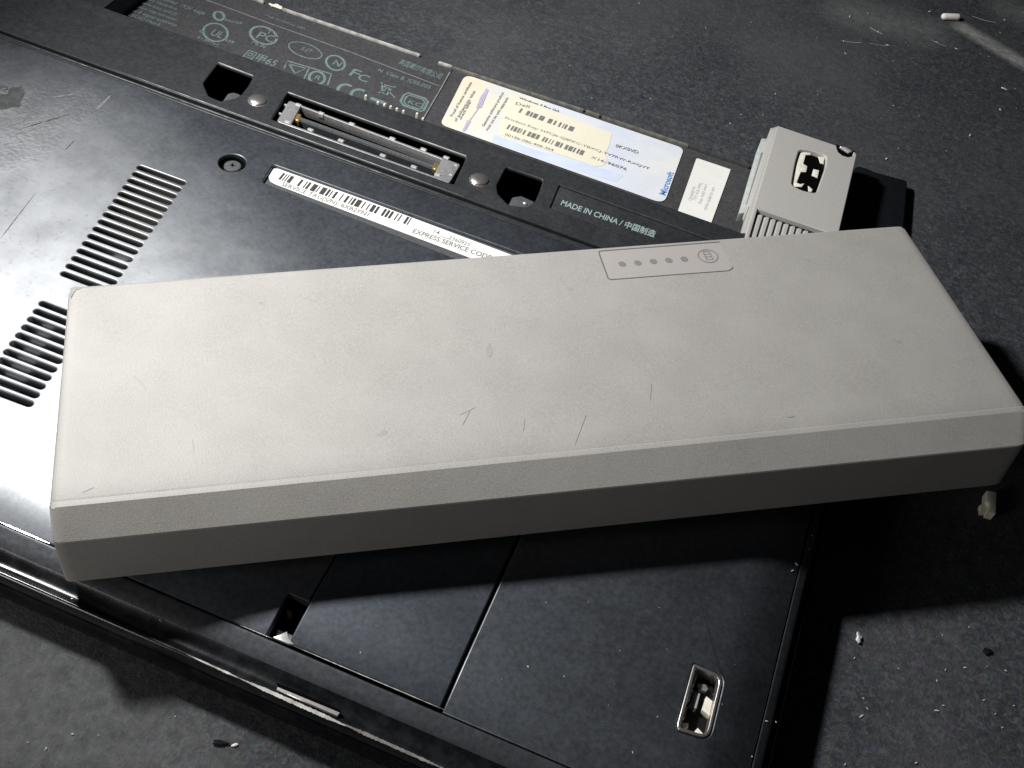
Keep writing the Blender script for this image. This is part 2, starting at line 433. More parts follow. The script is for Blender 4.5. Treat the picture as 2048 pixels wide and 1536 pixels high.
# interior under the covers
bm = bmesh.new()
box_bm(bm, P(XL, 6), P(XF - 1, 6), P(XF - 1, YB - 1), P(XL, YB - 1), GZ + 1.2, 17.5)
from_bm('interior_tray', bm, M['void'], lap, smooth=False)
bm = bmesh.new()
q = UL([(300, 345), (372, 372), (296, 500), (205, 468)], 24.4)
box_bm(bm, *q, 23, 24.4)
from_bm('circuit_board', bm, M['brown'], lap, smooth=False)
q = UL(ZP(0, 520, 5.12, [(445, 655), (535, 695), (190, 1330), (-20, 1265)]), 25.5)
bm = bmesh.new(); box_bm(bm, *q, 24.5, 25.5); from_bm('fan_bracket', bm, M['fan_pale'], lap, smooth=False)
q = UL([(228, 512), (252, 520), (244, 545), (214, 533)], 25)
bm = bmesh.new(); box_bm(bm, *q, 24.5, 25.5); from_bm('fan_bracket', bm, M['fan_pale'], lap, smooth=False)
bm = bmesh.new(); bmesh.ops.create_icosphere(bm, subdivisions=2, radius=.6)
c = U(64, 723, 25)
for v in bm.verts: v.co += c
from_bm('solder_dot', bm, M['bright'], lap)
# notch contents
bm = bmesh.new(); q = UL([(545, 1292), (583, 1300), (592, 1272), (556, 1258)], 23.5); box_bm(bm, *q, 20, 23.2)
from_bm('notch_piece', bm, M['fan'], lap, smooth=False)
bm = bmesh.new(); q = UL([(574, 1217), (583, 1219), (582, 1231), (574, 1228)], 24); box_bm(bm, *q, 22.5, 23.4)
from_bm('latch_tab', bm, M['gold'], lap, smooth=False)
# latch tabs in the two square holes
bm = plate_bm(px_poly(ZP(0, 0, 3.938, [(1740, 800), (1795, 722), (1830, 714), (1868, 720), (1905, 742), (1850, 790)]), 27, .4, 3), z=26.4, th=4, bev=.3)
from_bm('latch_tab', bm, M['conn'], lap)
bm = plate_bm(px_poly(ZP(860, 120, 3.938, [(612, 1150), (650, 1068), (720, 1056), (825, 1103), (790, 1160), (730, 1175)]), 27, .4, 3), z=26.4, th=4, bev=.3)
from_bm('latch_tab', bm, M['conn'], lap)
bm = bmesh.new(); bmesh.ops.create_uvsphere(bm, u_segments=10, v_segments=6, radius=.55)
c = U(1050, 407, 26.6)
for v in bm.verts: v.co = Vector((v.co.x * 1.2, v.co.y, v.co.z * .6)) + c
from_bm('tab_glint', bm, M['bright'], lap)  # bright bead stands in for a glint on the latch tab
# pale lips along the upper edge of both holes and the connector recess
bm = bmesh.new()
for a, b in (((437, 125), (506, 151.5)), ((576, 184.5), (932, 312))):
    A, B = U(*a, Z), U(*b, Z); n = Vector((-(B - A).y, (B - A).x, 0)).normalized() * .16
    box_bm(bm, A - n * .6, B - n * .6, B + n, A + n, Z - .5, Z + .07)
from_bm('recess_lip', bm, M['worn_glint_edge'], lap, smooth=False)
# round metal posts
def lathe(bm, c, prof, n=20):
    rings = [[bm.verts.new((c.x + r * math.cos(2 * math.pi * k / n), c.y + r * math.sin(2 * math.pi * k / n), z)) for k in range(n)] for r, z in prof]
    for A, B in zip(rings, rings[1:]):
        for i in range(n): bm.faces.new((A[i], A[(i + 1) % n], B[(i + 1) % n], B[i]))
    if prof[-1][0] > 0: bm.faces.new(rings[-1])
for pxy in ((516, 199), (959, 358)):
    bm = bmesh.new(); lathe(bm, U(*pxy, Z + .4), [(3.0, Z - .2), (3.0, Z + .02), (2.6, Z + .1), (2.55, Z + .5), (2.2, Z + .75), (.9, Z + .95), (.25, Z + .95)])
    from_bm('alignment_post', bm, M['steel'], lap, angle=30)
# captive screw in its well
bm = bmesh.new(); lathe(bm, screw_c, [(3.75, Z - 2.2), (3.3, Z - 2.2), (3.2, Z - 1.2), (3.0, Z - 1.6), (2.3, Z - 2.2), (.5, Z - 2.2)])
from_bm('screw_well', bm, M['void'], lap, angle=30)
bm = bmesh.new(); lathe(bm, screw_c, [(2.35, Z - 3), (2.35, Z - 1.15), (2.1, Z - .95), (.8, Z - .85)])
scr = from_bm('screw', bm, M['conn'], lap, angle=30)
bm = bmesh.new()
star = []
for k in range(8):
    r = .95 if k % 2 == 0 else .38; star.append(screw_c + Vector((math.cos(k * math.pi / 4 + .4), math.sin(k * math.pi / 4 + .4), 0)) * r)
flat_bm(bm, [star], Z - .82); flat('drive_recess', bm, M['void'], scr)

# --- docking connector
bm = plate_bm(px_poly([(578, 194), (553, 236), (899, 360), (922, 322)], Z, .8, 4),
              [px_poly([(601, 206), (582, 242), (868, 345), (884, 312)], Z, .3, 2)], z=Z - 1.2, th=3, bev=.2)
dock = from_bm('docking_connector', bm, M['frame_grey'], lap)
bm = bmesh.new(); q = UL([(599, 223), (595, 230), (869, 329), (873, 321)], Z); box_bm(bm, *q, Z - 5, Z - 1.7)
bmesh.ops.bevel(bm, geom=bm.edges[:], offset=.25, segments=2, affect='EDGES'); from_bm('tongue', bm, M['conn'], dock)
bm = bmesh.new(); q = UL([(592, 231), (587, 240), (860, 341), (866, 331)], Z - 3); box_bm(bm, *q, Z - 6, Z - 3.2)
from_bm('contact_strip', bm, M['brown'], dock, smooth=False)
for pxy, col in (((598, 232), 'gold'), ((874, 330), 'gold')):
    bm = bmesh.new(); q = UL([(pxy[0] - 5, pxy[1] - 7), (pxy[0] - 9, pxy[1] + 6), (pxy[0] + 1, pxy[1] + 10), (pxy[0] + 5, pxy[1] - 4)], Z - 1.4); box_bm(bm, *q, Z - 3.5, Z - 1.5)
    bmesh.ops.bevel(bm, geom=bm.edges[:], offset=.2, segments=1, affect='EDGES'); from_bm('contact', bm, M[col], dock)
tabs = ZP(380, 0, 3.938, [(855, 822), (1035, 888), (1275, 972), (1595, 1087), (1840, 1172), (2020, 1237), (770, 957), (950, 1018), (1190, 1103), (1520, 1220), (1765, 1310), (1950, 1372), (755, 822), (712, 890)]) + ZP(860, 120, 3.938, [(205, 825), (165, 900)])
d = (U(922, 322, Z) - U(578, 194, Z)).normalized(); n = Vector((-d.y, d.x, 0))
for k, (x, y) in enumerate(tabs):
    c = U(x, y, Z - 1); s = (1.0 if k < 12 else .6)
    bm = bmesh.new(); box_bm(bm, c - d * .95 * s - n * .55 * s, c + d * .95 * s - n * .55 * s, c + d * .95 * s + n * .55 * s, c - d * .95 * s + n * .55 * s, Z - 2.5, Z - .95)
    bmesh.ops.bevel(bm, geom=bm.edges[:], offset=.2, segments=2, affect='EDGES'); from_bm('solder_tab', bm, M['bright'], dock)

# --- service tag in its tray
bm = plate_bm(tray_poly, z=Z - 1.0, th=.6, bev=0); from_bm('tag_tray', bm, M['conn'], lap)
tg = UL([(563, 337.5), (552, 369.5)], Z - .95); e0, e1 = U(1020, 509, Z - .95), U(937.5, 515, Z - .95)
dt = (e0 - tg[0]).normalized(); db = (e1 - tg[1]).normalized()
mid_l = U(537, 352, Z - .95)
tagp = [tg[0] + dt * .0, U(548, 337.5, Z - .95), U(540, 343, Z - .95), U(537, 352, Z - .95), U(540, 363, Z - .95), tg[1], tg[1] + db * 95, tg[0] + dt * 92]
bm = bmesh.new(); flat_bm(bm, [tagp], Z - .9); stg = flat('service_tag', bm, M['white'], lap); tag(stg, label='long white tag with a barcode, rounded at its left end')
def barcode(bm, A, B, up, seq, z, hgt):
    tot = sum(seq); x = 0; d_ = B - A
    for k, w_ in enumerate(seq):
        if k % 2 == 0:
            p = A + d_ * (x / tot); q_ = A + d_ * ((x + w_) / tot); flat_bm(bm, [[p, q_, q_ + up * hgt, p + up * hgt]], z)
        x += w_
rb = random.Random(3)
seq = [int(v) for v in '2111113623112241124121' + '12241322112142131231242121231214211']
A, B = U(557, 363, Z - .9), U(815, 450, Z - .9); A = U(556, 358.5, Z - .9); dd = (B - A).normalized(); up = Vector((-dd.y, dd.x, 0))
bm = bmesh.new(); barcode(bm, A, B, up, seq, Z - .86, 3.1); flat('barcode', bm, M['ink'], stg)
bm = bmesh.new()
text_bm(bm, 'SERVICE TAG(S/N): 6XB2YN1', U(561, 370.5, Z - .9), U(735, 433, Z - .9), 1.6, Z - .86, bold=.02)
text_bm(bm, 'EXPRESS SERVICE CODE', U(824, 465, Z - .9), U(980, 520, Z - .9), 1.75, Z - .86, bold=.02)
text_bm(bm, '14', U(866, 465.5, Z - .9), U(877, 469.5, Z - .9), 1.5, Z - .86)
text_bm(bm, '2360925', U(896, 478, Z - .9), U(938, 493, Z - .9), 1.5, Z - .86)
ribbon(bm, UL([(883, 468), (898, 473)], Z), .25, Z - .86)
flat('printed_text', bm, M['soft_ink'], stg)

# --- bay floor, rim and labels
bay = [P(62, 160), P(292, 160), P(292, YBACK), P(62, YBACK)]
plate('battery_bay_floor', bay, ZB, 1.6, M['bay'], lap, bev=.2)
plate('bay_end_block', [P(XL, YB + .05), P(76.5, YB + .05), P(76.5, YBACK), P(XL, YBACK)], Z - 6, 8, M['shell'], lap, bev=.4)
def rim_px(a, b, hh=1.0, wd=.55, mat='worn_glint_edge'):
    A, B = U(*a, ZB + .8), U(*b, ZB + .8); n_ = Vector((0, 1, 0)) * wd
    bm = bmesh.new(); box_bm(bm, A - n_, B - n_, B + n_, A + n_, ZB - 1.4, ZB + hh)
    bmesh.ops.bevel(bm, geom=bm.edges[:], offset=.22, segments=2, affect='EDGES')
    from_bm('bay_rim', bm, M[mat], lap)
rim_px((380, -62), (528, 4)); rim_px((565, 17), (840, 110)); rim_px((877, 124), (905, 133), mat='worn_glint_edge')
M['dull_edge'] = simple('dull_edge', (.15, .145, .13), .6, 0, .5, .4, bump=.4)
rim_px((905, 134), (1168, 220), mat='dull_edge'); rim_px((1172, 221), (1200, 231), mat='dull_edge'); rim_px((1205, 233), (1378, 291), mat='dull_edge'); rim_px((1378, 291), (1500, 333), mat='bay')
bm = bmesh.new()
for k in range(14):
    x = 540 + k * 1.6 + rb.random() * 3; y = 6 + (x - 540) * .33 + rb.random() * 4
    bmesh.ops.create_icosphere(bm, subdivisions=1, radius=.35 + rb.random() * .45, matrix=Matrix.Translation(U(x, y, ZB + .8)) @ Matrix.Diagonal((1.4, 1, .6, 1)))
tag(from_bm('rim_debris', bm, M['cream'], lap), kind='stuff')

ZR = ZB + .25
reg = [U(212, 14, ZB), U(230, -60, ZB), U(413, -60, ZB), U(897, 152, ZB), U(862, 243, ZB), U(600, 165, ZB)]
reg = [P(82.5, YB - 6), P(80.5, YBACK - 3), P(U(897, 150, ZB).x, YBACK - 3), P(U(862, 243, ZB).x, YB - 6)]
bm = plate_bm(reg, z=ZR, th=.3, bev=0); regl = from_bm('regulatory_label', bm, M['bay'], lap); tag(regl, label='dark regulatory label printed with pale certification marks')
zt = ZR + .05
bm = bmesh.new()
ribbon(bm, UL([(300, -42), (413, 0), (540, 47), (700, 104), (878, 172)], ZR), .36, zt)
ribbon(bm, UL([(900, 144), (880, 180), (846, 238)], ZR), .42, zt)
flat('label_border', bm, M['pale_line'], regl)
bm = bmesh.new()
up_ = Vector((0, 1, 0))
def T(s, a, b, h): text_bm(bm, s, U(*a, ZR), U(*b, ZR), h, zt)
# address block, far left
rows = ['DELL INC. MODEL PP27L', 'This device complies with', 'part 15 of the FCC Rules.', 'Operation is subject to', 'the following conditions']
T('Canada ICES-003 Class B', (223, 20), (318, 52), 1.5)
T('this Class B digital apparatus', (232, 12), (352, 53), 1.5)
T('(1) this device may not cause', (238, 3), (352, 42), 1.5)
T('harmful interference, and (2)', (246, -5), (352, 31), 1.5)
T('must accept any interference', (255, -13), (352, 20), 1.5)
T('received   19.5V  4.62A', (320, -2), (407, 31), 1.9)
T('DOC', (345, -13), (380, 0), 2.0)
# first logo pair
ribbon(bm, ellipse(438, 32, (10, 3), (-2, 8), z=ZR), .9, zt, True)
T('Intertek', (449, 42), (484, 49), 1.6)
ribbon(bm, ellipse(431, 65, (24, 6), (-5, 17), z=ZR), .75, zt, True)
T('UL', (419, 69), (441, 77), 3.6)
T('c', (397, 63), (404, 66), 1.6); T('us', (450, 82), (467, 87), 1.8)
T('E139761', (394, 76), (434, 92), 1.2)
ribbon(bm, ellipse(527, 71, (26, 8), (-5, 16), z=ZR), .9, zt, True)
T('PC', (511, 75), (546, 86), 3.9); T('T', (531, 66), (541, 69), 2.0)
T('ME 06', (502, 87), (530, 97), 1.6)
T('回甲65', (486, 112), (548, 133), 3.4)
ribbon(bm, ellipse(610.5, 101, (33, 11), (-4, 13), z=ZR), .45, zt, True)
T('S-JT', (601, 99), (622, 106), 1.9)
ribbon(bm, ellipse(671, 126, (18.5, 5), (-3, 14), z=ZR), .8, zt, True)
T('N', (664, 129), (678, 134), 3.0)
ribbon(bm, UL([(568, 137), (575, 122), (663, 148), (655, 170)], ZR), .6, zt)
ribbon(bm, UL([(578, 128), (590, 147), (612, 137), (578, 128)], ZR), .6, zt)
ribbon(bm, ellipse(634, 156, (15, 4), (-4, 12), z=ZR), .9, zt, True); T('R', (628, 157), (639, 161), 2.0)
ribbon(bm, UL([(608, 158), (618, 137)], ZR), .5, zt)
# FC, CE, bin, KCC
T('F', (697, 150), (714, 156), 4.2); T('C', (713, 158), (733, 165), 3.6)
def arc(cx, cy, ax, bx, t0, t1, n_=14): return [U(cx + ax[0] * math.cos(t_) + bx[0] * math.sin(t_), cy + ax[1] * math.cos(t_) + bx[1] * math.sin(t_), ZR) for t_ in [t0 + (t1 - t0) * k / n_ for k in range(n_ + 1)]]
ribbon(bm, arc(694, 184, (18, 5), (3, -14), 1.2, 3.7), 1.1, zt)
ribbon(bm, arc(720, 194, (18, 5), (3, -14), 1.2, 3.7), 1.1, zt)
ribbon(bm, UL([(762, 165), (790, 196)], ZR), .45, zt); ribbon(bm, UL([(792, 173), (757, 186)], ZR), .45, zt)
ribbon(bm, UL([(765, 169), (785, 174), (773, 190), (764, 185), (765, 169)], ZR), .7, zt)
T('0', (768, 180), (773, 182), 2.2)
ribbon(bm, UL([(741, 196), (773, 208)], ZR), 1.5, zt)
for k, (q0, q1, wd_) in enumerate([(1.0, 1, .8), (.76, .76, .55)]):
    base = [(816, 186), (850, 197), (856, 204), (847, 221), (841, 223), (807, 211), (801, 203), (808, 190)]
    cx_, cy_ = 829, 205
    ribbon(bm, UL([(cx_ + (x - cx_) * q0, cy_ + (y - cy_) * q1) for x, y in base], ZR), wd_, zt, True)
T('KC', (815, 206), (842, 215), 2.0)
T('美国戴尔有限公司', (796, 127), (880, 158), 2.6)
T('N  Class B  ICES-003', (755, 143), (858, 178), 1.9)
T('Made for Dell Inc. USA', (530, 32), (609, 60), 1.15)
flat('printed_text', bm, M['teal'], regl)
# battery contacts standing at the bay wall
for x, y, h in ZP(660, 80, 7.877, [(565, 912)])[:1] and [(731.7, 195.8, 1.0), (756, 206.5, .6), (769, 211, .6), (781.5, 215, .6), (794, 219.5, .6), (807, 224, .6), (834, 231.5, 1.0), (846, 238.5, .5)]:
    c = U(x, y, Z - 3); c.y = YB + .75
    # keep the contact on its line of sight just behind the wall
    zc = Z - 1.5
    c = U(x, y, zc - 1.0)
    bm = bmesh.new(); box_bm(bm, c + P(-.32, -.35), c + P(.32, -.35), c + P(.32, .35), c + P(-.32, .35), 16, zc - 1.0 + h)
    bmesh.ops.bevel(bm, geom=bm.edges[:], offset=.12, segments=1, affect='EDGES'); from_bm('battery_contact', bm, M['cream'], lap)

# --- licence sticker
ZS = ZB + .2
stk = px_poly([(930.5, 149), (880, 249), (1328, 408), (1368, 297)], ZS, [3.2, 2.4, 3.6, 2.4], 6)
t = NT('licence_sticker_print')
def ln(px, py): v = U(px, py, ZS) - LAP; return v
A_, B_ = ln(930, 150), ln(1368, 297); dirx = (B_ - A_).normalized()
dp = t.n('ShaderNodeVectorMath'); dp.operation = 'DOT_PRODUCT'; t.l(t.co, dp.inputs[0]); dp.inputs[1].default_value = (dirx.x, dirx.y, 0)
base = A_.x * dirx.x + A_.y * dirx.y; L_ = (B_ - A_).length
s_ = t.math('DIVIDE', t.math('SUBTRACT', dp.outputs['Value'], base), L_)
s_ = t.math('ADD', s_, t.math('MULTIPLY', t.math('SUBTRACT', t.noise(.09, 2), .5), .25))
c = t.ramp(s_, [(.0, (.74, .69, .55)), (.28, (.78, .76, .66)), (.42, (.70, .73, .79)), (.8, (.70, .74, .80)), (1, (.76, .77, .76))])
c = t.mix(t.ramp(t.noise(.12, 2), [(.45, 0), (.65, .35)]), c, (.55, .62, .80))
t.set(color=c, rough=.4); M['sticker'] = t.m
bm = bmesh.new(); flat_bm(bm, [stk], ZS + .06); lic = flat('licence_sticker', bm, M['sticker'], lap); tag(lic, label='cream and pale blue licence sticker with two barcodes')
M['cream_print'] = simple('cream_print', (.80, .765, .62), .4, 0, .02, .2, bump=0)
M['blue_wash'] = simple('pale_blue_print', (.60, .68, .84), .4, 0, .10, .12, bump=0)
z1 = ZS + .1
q2 = lambda pts: ZP(1000, 140, 5.12, pts)
bm = bmesh.new()
flat_bm(bm, [rnd(UL(q2([(-60, 655), (-90, 740), (1180, 1150), (1270, 1080), (880, 960), (380, 830)]), ZS), .8, 3)], z1); flat('blue_band', bm, M['blue_wash'], lic)
bm = bmesh.new()
flat_bm(bm, [rnd(UL(q2([(90, 250), (1150, 650), (1110, 800), (1075, 850), (1095, 930), (1060, 985), (960, 990), (860, 950), (-20, 660)]), ZS), .9, 4)], z1 + .04); flat('product_field', bm, M['cream_print'], lic)
z2 = z1 + .09
bm = bmesh.new()
def T2(s, a, b, h): text_bm(bm, s, U(*q2([a])[0], ZS), U(*q2([b])[0], ZS), h, z2)
A = U(*q2([(186, 438)])[0], ZS); B = U(*q2([(740, 636)])[0], ZS); dd = (B - A).normalized(); up = Vector((-dd.y, dd.x, 0))
barcode(bm, A, B, up, [2, 5, 3, 1, 2, 1, 4, 2, 5, 4, 4, 2, 2, 3, 2, 2, 1, 1, 2, 2, 5], z2, 2.6)
A = U(*q2([(62, 605)])[0], ZS); B = U(*q2([(842, 880)])[0], ZS)
barcode(bm, A, B, up, [2, 2, 2, 1, 3, 1, 2, 1, 1, 2, 2, 3, 3, 1, 4, 1, 3, 4, 2, 1, 2, 2, 1, 2, 1, 3, 4, 1, 2, 3, 3, 1, 4, 1, 2, 2, 2, 1, 4], z2, 2.6)
flat('barcode', bm, M['soft_ink'], lic)
bm = bmesh.new()
for args in (('Dell', (155, 358), (295, 395), 1.6), ('0KX0VD', (1178, 790), (1410, 862), 1.6), ('X16-96076', (925, 905), (1290, 1032), 1.3)):
    bm = bmesh.new(); T2(*args); flat('printed_text', bm, M['soft_ink'], lic)
bm = bmesh.new(); T2('Windows 7 Pro OA', (190, 295), (605, 438), 1.0)
flat('printed_text', bm, M['ink'], lic)
bm = bmesh.new()
T2('Product Key: H7CJ6-Q8FKC-YBXCJ-YV7RW-RXQVT', (48, 500), (1525, 1025), 1.1)
flat('printed_text', bm, M['soft_ink'], lic)
bm = bmesh.new()
T2('00186-086-408-364', (45, 672), (540, 838), 1.25)
flat('printed_text', bm, M['soft_ink'], lic)
bm = bmesh.new()
for dx in (0, 55, 110):
    for (a, b) in (((-150 + dx, 340 + dx * .3), (-215 + dx, 560 + dx * .3)),): pass
# small print running up the left end
def TV(s, a, b, h):  text_bm(bm, s, U(*a, ZS), U(*b, ZS), h, z2)
TV('Proof of licence certificate', (905, 234), (944, 166), .95)
TV('of authenticity label', (912, 244), (951, 184), .95)
TV('Genuine software product', (968, 254), (1008, 186), .95)
TV('must not be sold separately', (975, 262), (1018, 196), .95)
TV('check label', (922, 240), (942, 205), .9)
flat('small_print', bm, M['soft_ink'], lic)
bm = bmesh.new()
flat_bm(bm, [UL([(972, 178), (977, 181), (963, 216), (952, 217), (960, 196)], ZS), UL([(935, 240), (942, 243), (930, 263), (924, 262)], ZS)], z2)
ribbon(bm, UL([(974, 180), (956, 218), (940, 240), (926, 263)], ZS), .3, z2 + .02)
flat('security_thread', bm, M['purple'], lic)
bm = bmesh.new(); text_bm(bm, 'Microsoft', U(1330, 392, ZS), U(1347, 346, ZS), 2.0, z2, bold=.02); 

flat('printed_text', bm, M['blue'], lic)
# --- small white label beside the hinge
bm = bmesh.new(); flat_bm(bm, [px_poly([(1393, 316), (1461.5, 339), (1422, 447), (1355, 424)], ZS, [.8, .3, .2, .2], 3)], ZS + .05)
wl = flat('white_label', bm, M['white'], lap); tag(wl, label='small white paper label beside the hinge')
bm = bmesh.new()
for k, (a, b) in enumerate((((1381.5, 402), (1391, 375)), ((1390, 402), (1405, 366)), ((1402, 408), (1415, 370)), ((1413, 421), (1430, 376)))):
    text_bm(bm, ['CN-0G807N', '70163-99L', 'Rev A00 4461', 'DP/N 0G807N A01'][k], U(*a, ZS), U(*b, ZS), .95, ZS + .1)
flat('printed_text', bm, M['pale_ink'], wl)

# --- front and right rims, swept with a mitred corner
prof = [(10.35, 25.7), (10.2, 26.0), (10.0, 26.12), (9.8, 26.1), (9.3, 25.95), (8.0, 25.62), (6.6, 25.2), (6.0, 24.9), (4.6, 23.9), (3.2, 23.6), (2.5, 23.75), (2.1, 24.0), (1.8, 24.2), (1.5, 24.24), (1.2, 24.1), (.9, 23.7), (.7, 22.9), (.6, 21.8), (1.1, 21.6), (1.1, 21.1), (.5, 20.9), (.3, 17), (1.0, 13.4), (2.2, 12.4)]
bm = bmesh.new(); A = []; B = []; Cc = []; 
nseg = 60
rows_ = []
for d_, z_ in prof:
    row = []
    for k in range(nseg + 1):
        x = XL + (XF + 5 - d_ * .46 - XL) * k / nseg
        wob = .10 * noise.noise(Vector((x * .06, d_ * .3, 0)))
        row.append(bm.verts.new((x, d_ + .0, z_ + wob * (1 if d_ < 5 else .3))))
    # round the corner up the right side: the rim is narrower there
    for k in range(1, 25):
        y = d_ + (YB - d_) * k / 24
        row.append(bm.verts.new((XF + 5 - d_ * .46, y, z_ + (1.9 if False else 0) + (25.35 - 26.15) * max(0, min(1, (d_ - 3) / 7)) * min(1, max(0, (y - 10) / 17)) ** 1 - 3.4 * max(0, min(1, (5.5 - d_) / 2.5)) * (1 if z_ > 20 else 0))))
    rows_.append(row)
SPL = 7
bm2 = bmesh.new()
vm = {}
for row in rows_[:SPL + 1]:
    for v in row: vm[v] = bm2.verts.new(v.co)
for R0, R1 in zip(rows_[:SPL + 1], rows_[1:SPL + 1]):
    for i in range(len(R0) - 1): bm2.faces.new([vm[v] for v in (R0[i], R1[i], R1[i + 1], R0[i + 1])])
for R0, R1 in zip(rows_[SPL:], rows_[SPL + 1:]):
    for i in range(len(R0) - 1): bm.faces.new((R0[i], R1[i], R1[i + 1], R0[i + 1]))
for row in rows_[:SPL]:
    for v in row: bm.verts.remove(v)
bmesh.ops.recalc_face_normals(bm2, faces=bm2.faces[:])
from_bm('front_strip', bm2, M['lid'], lap, angle=50)
bmesh.ops.recalc_face_normals(bm, faces=bm.faces[:])
from_bm('edge_rim', bm, M['rim'], lap, angle=50)
# scuffed streaks on the cover, painted highlight lines along groove and front edge
def jag(name, px0, px1, z, w0, w1, mat, n=40, rough=.35, parent=lap):
    r_ = random.Random(int(px0[0] * 7 + px1[1])); A_, B_ = U(*px0, z), U(*px1, z); d_ = (B_ - A_).normalized(); nn = Vector((-d_.y, d_.x, 0)); bm = bmesh.new(); L = []; Rr = []
    for k in range(n + 1):
        s_ = k / n; wd = (w0 + (w1 - w0) * s_) * (1 + rough * (r_.random() * 2 - 1)) * min(1, 4 * s_ + .1, 4 * (1 - s_) + .1); c = A_.lerp(B_, s_) + nn * (w0 + w1) * .1 * (r_.random() - .5) * rough
        L.append(bm.verts.new(c + nn * wd / 2)); Rr.append(bm.verts.new(c - nn * wd / 2))
    for k in range(n): bm.faces.new((Rr[k], Rr[k + 1], L[k + 1], L[k]))
    return from_bm(name, bm, mat, parent, smooth=False)
M['scuff'] = simple('grey_scuff', (.17, .175, .175), .7, 0, .5, .5)
M['scuff_dark'] = simple('dark_scuff', (.055, .058, .06), .75, 0, .4, .6)
for a, b, w_, m_ in (((18, 252), (62, 236), .5, 'scuff'), ((0, 262), (90, 205), .35, 'scuff'), ((40, 258), (140, 228), .5, 'scuff_dark'), ((0, 275), (105, 250), .4, 'scuff'), ((60, 262), (150, 205), .35, 'scuff'),
                     ((100, 195), (150, 188), .6, 'scuff'), ((0, 180), (12, 176), .5, 'scuff'), ((5, 222), (24, 228), .5, 'scuff'), ((0, 478), (72, 385), .3, 'scuff_dark'), ((190, 222), (222, 190), .9, 'scuff'), ((70, 270), (82, 263), .5, 'scuff'), ((95, 262), (112, 255), .4, 'scuff'), ((130, 300), (150, 280), .3, 'scuff_dark'), ((5, 290), (20, 286), .5, 'scuff')):
    jag('scuff_mark', a, b, Z + .03, w_ * .6, w_, M[m_], 14, .6)
for cx_, cy_, a_, b_ in ((16, 204, 26, 17), (34, 186, 16, 14), (6, 176, 14, 5)):
    bm = bmesh.new(); lp = []
    for k in range(46):
        t_ = 2 * math.pi * k / 46; q_ = 1 + .45 * noise.noise(Vector((math.cos(t_) * 1.6, math.sin(t_) * 1.6, cx_))) + .22 * noise.noise(Vector((math.cos(t_) * 5, math.sin(t_) * 5, cy_)))
        lp.append(U(cx_ + a_ * q_ * math.cos(t_), cy_ + b_ * q_ * math.sin(t_), Z))
    flat_bm(bm, [lp], Z + .015 + a_ * .0005); flat('scuff_mark', bm, M['scuff_dark'], lap)
jag('worn_glint_edge', (225, 137.5), (930, 394), Z + .04, .2, .16, M['worn_glint_edge'], 90, .3)
jag('worn_glint_edge', (30, 80), (900, 396), Z - .1, .12, .12, M['worn_glint_edge'], 90, .5)
jag('worn_glint_edge', (372, 1308), (480, 1357), 24.32, .15, .5, M['worn_glint_edge'], 30, .3)
jag('worn_glint_edge', (480, 1357), (700, 1455), 24.32, .7, .75, M['worn_glint_edge'], 90, .22)
jag('worn_glint_edge', (680, 1445), (905, 1545), 24.32, .8, .45, M['dull_edge'], 90, .3)
jag('worn_glint_edge', (585, 1291), (890, 1420), 26.2, .14, .2, M['worn_glint_edge'], 50, .4)
jag('worn_glint_edge', (0, 1044), (100, 1087), 26.2, .3, .22, M['steel'], 20, .1)
jag('worn_glint_edge', (478, 1249), (545, 1277), 26.2, .12, .16, M['worn_glint_edge'], 20, .4)
bm = plate_bm(UL([(546, 1275), (574, 1263), (577, 1277), (588, 1289), (575, 1287)], 26.1), z=26.15, th=2, bev=.1, seg=2); from_bm('notch_piece', bm, M['bright'], lap)  # bright facet paints the lit corner of the notch floor
# --- latch slot in the front edge
q = lambda pts: ZP(480, 1100, 3.413, pts)
bm = bmesh.new(); quad = UL(q([(258, 932), (690, 1108), (665, 1140), (245, 955)]), 24.6); box_bm(bm, *quad, 24.0, 24.75)
bmesh.ops.bevel(bm, geom=bm.edges[:], offset=.15, segments=1, affect='EDGES'); from_bm('lid_latch', bm, M['steel'], lap)
bm = bmesh.new(); quad = UL(q([(250, 905), (685, 1090), (690, 1108), (258, 930)]), 24.9); box_bm(bm, *quad, 24.2, 24.95)
from_bm('latch_slot', bm, M['void'], lap, smooth=False)
# --- drain window with its metal frame
zc = bend(Vector((0, 30, 0)))
inner = UL([(1392, 1340), (1361, 1455), (1413, 1472), (1440, 1363)], Z)
wf = offset(win if area2(win) > 0 else list(reversed(win)), .15)
wi = offset(wf, .75)
bm = plate_bm(wf, [wi], z=Z + .15, th=3, bev=.22); fr = from_bm('port_frame', bm, M['steel'], lap)
bm = plate_bm(wi, z=Z - 3.2, th=.5, bev=0); from_bm('port_floor', bm, M['dark'], lap)
k_ = lambda pts: ZP(1320, 1280, 6.983, pts)
pieces = [([(500, 405), (590, 425), (655, 460), (640, 490), (560, 495)], 'fan', 2.4), ([(710, 530), (760, 490), (820, 540), (770, 580)], 'cream', 2.0),
          ([(530, 600), (640, 620), (675, 680), (640, 720), (550, 690)], 'fan', 2.2), ([(650, 785), (735, 850), (690, 1060), (590, 975)], 'cream', 1.6),
          ([(540, 740), (565, 745), (510, 960), (480, 950)], 'bright', 1.5), ([(470, 700), (525, 720), (490, 950), (400, 910), (460, 820)], 'conn', 1.9),
          ([(300, 1150), (400, 1160), (395, 1215), (330, 1235)], 'cream', 1.6), ([(530, 1225), (605, 1310), (570, 1360), (480, 1275)], 'cream', 1.6),
          ([(500, 480), (525, 490), (475, 640), (455, 630)], 'bright', 1.0), ([(440, 650), (460, 690), (410, 850), (380, 840)], 'bright', 1.0), ([(370, 930), (390, 930), (345, 1090), (320, 1085)], 'bright', 1.0)]
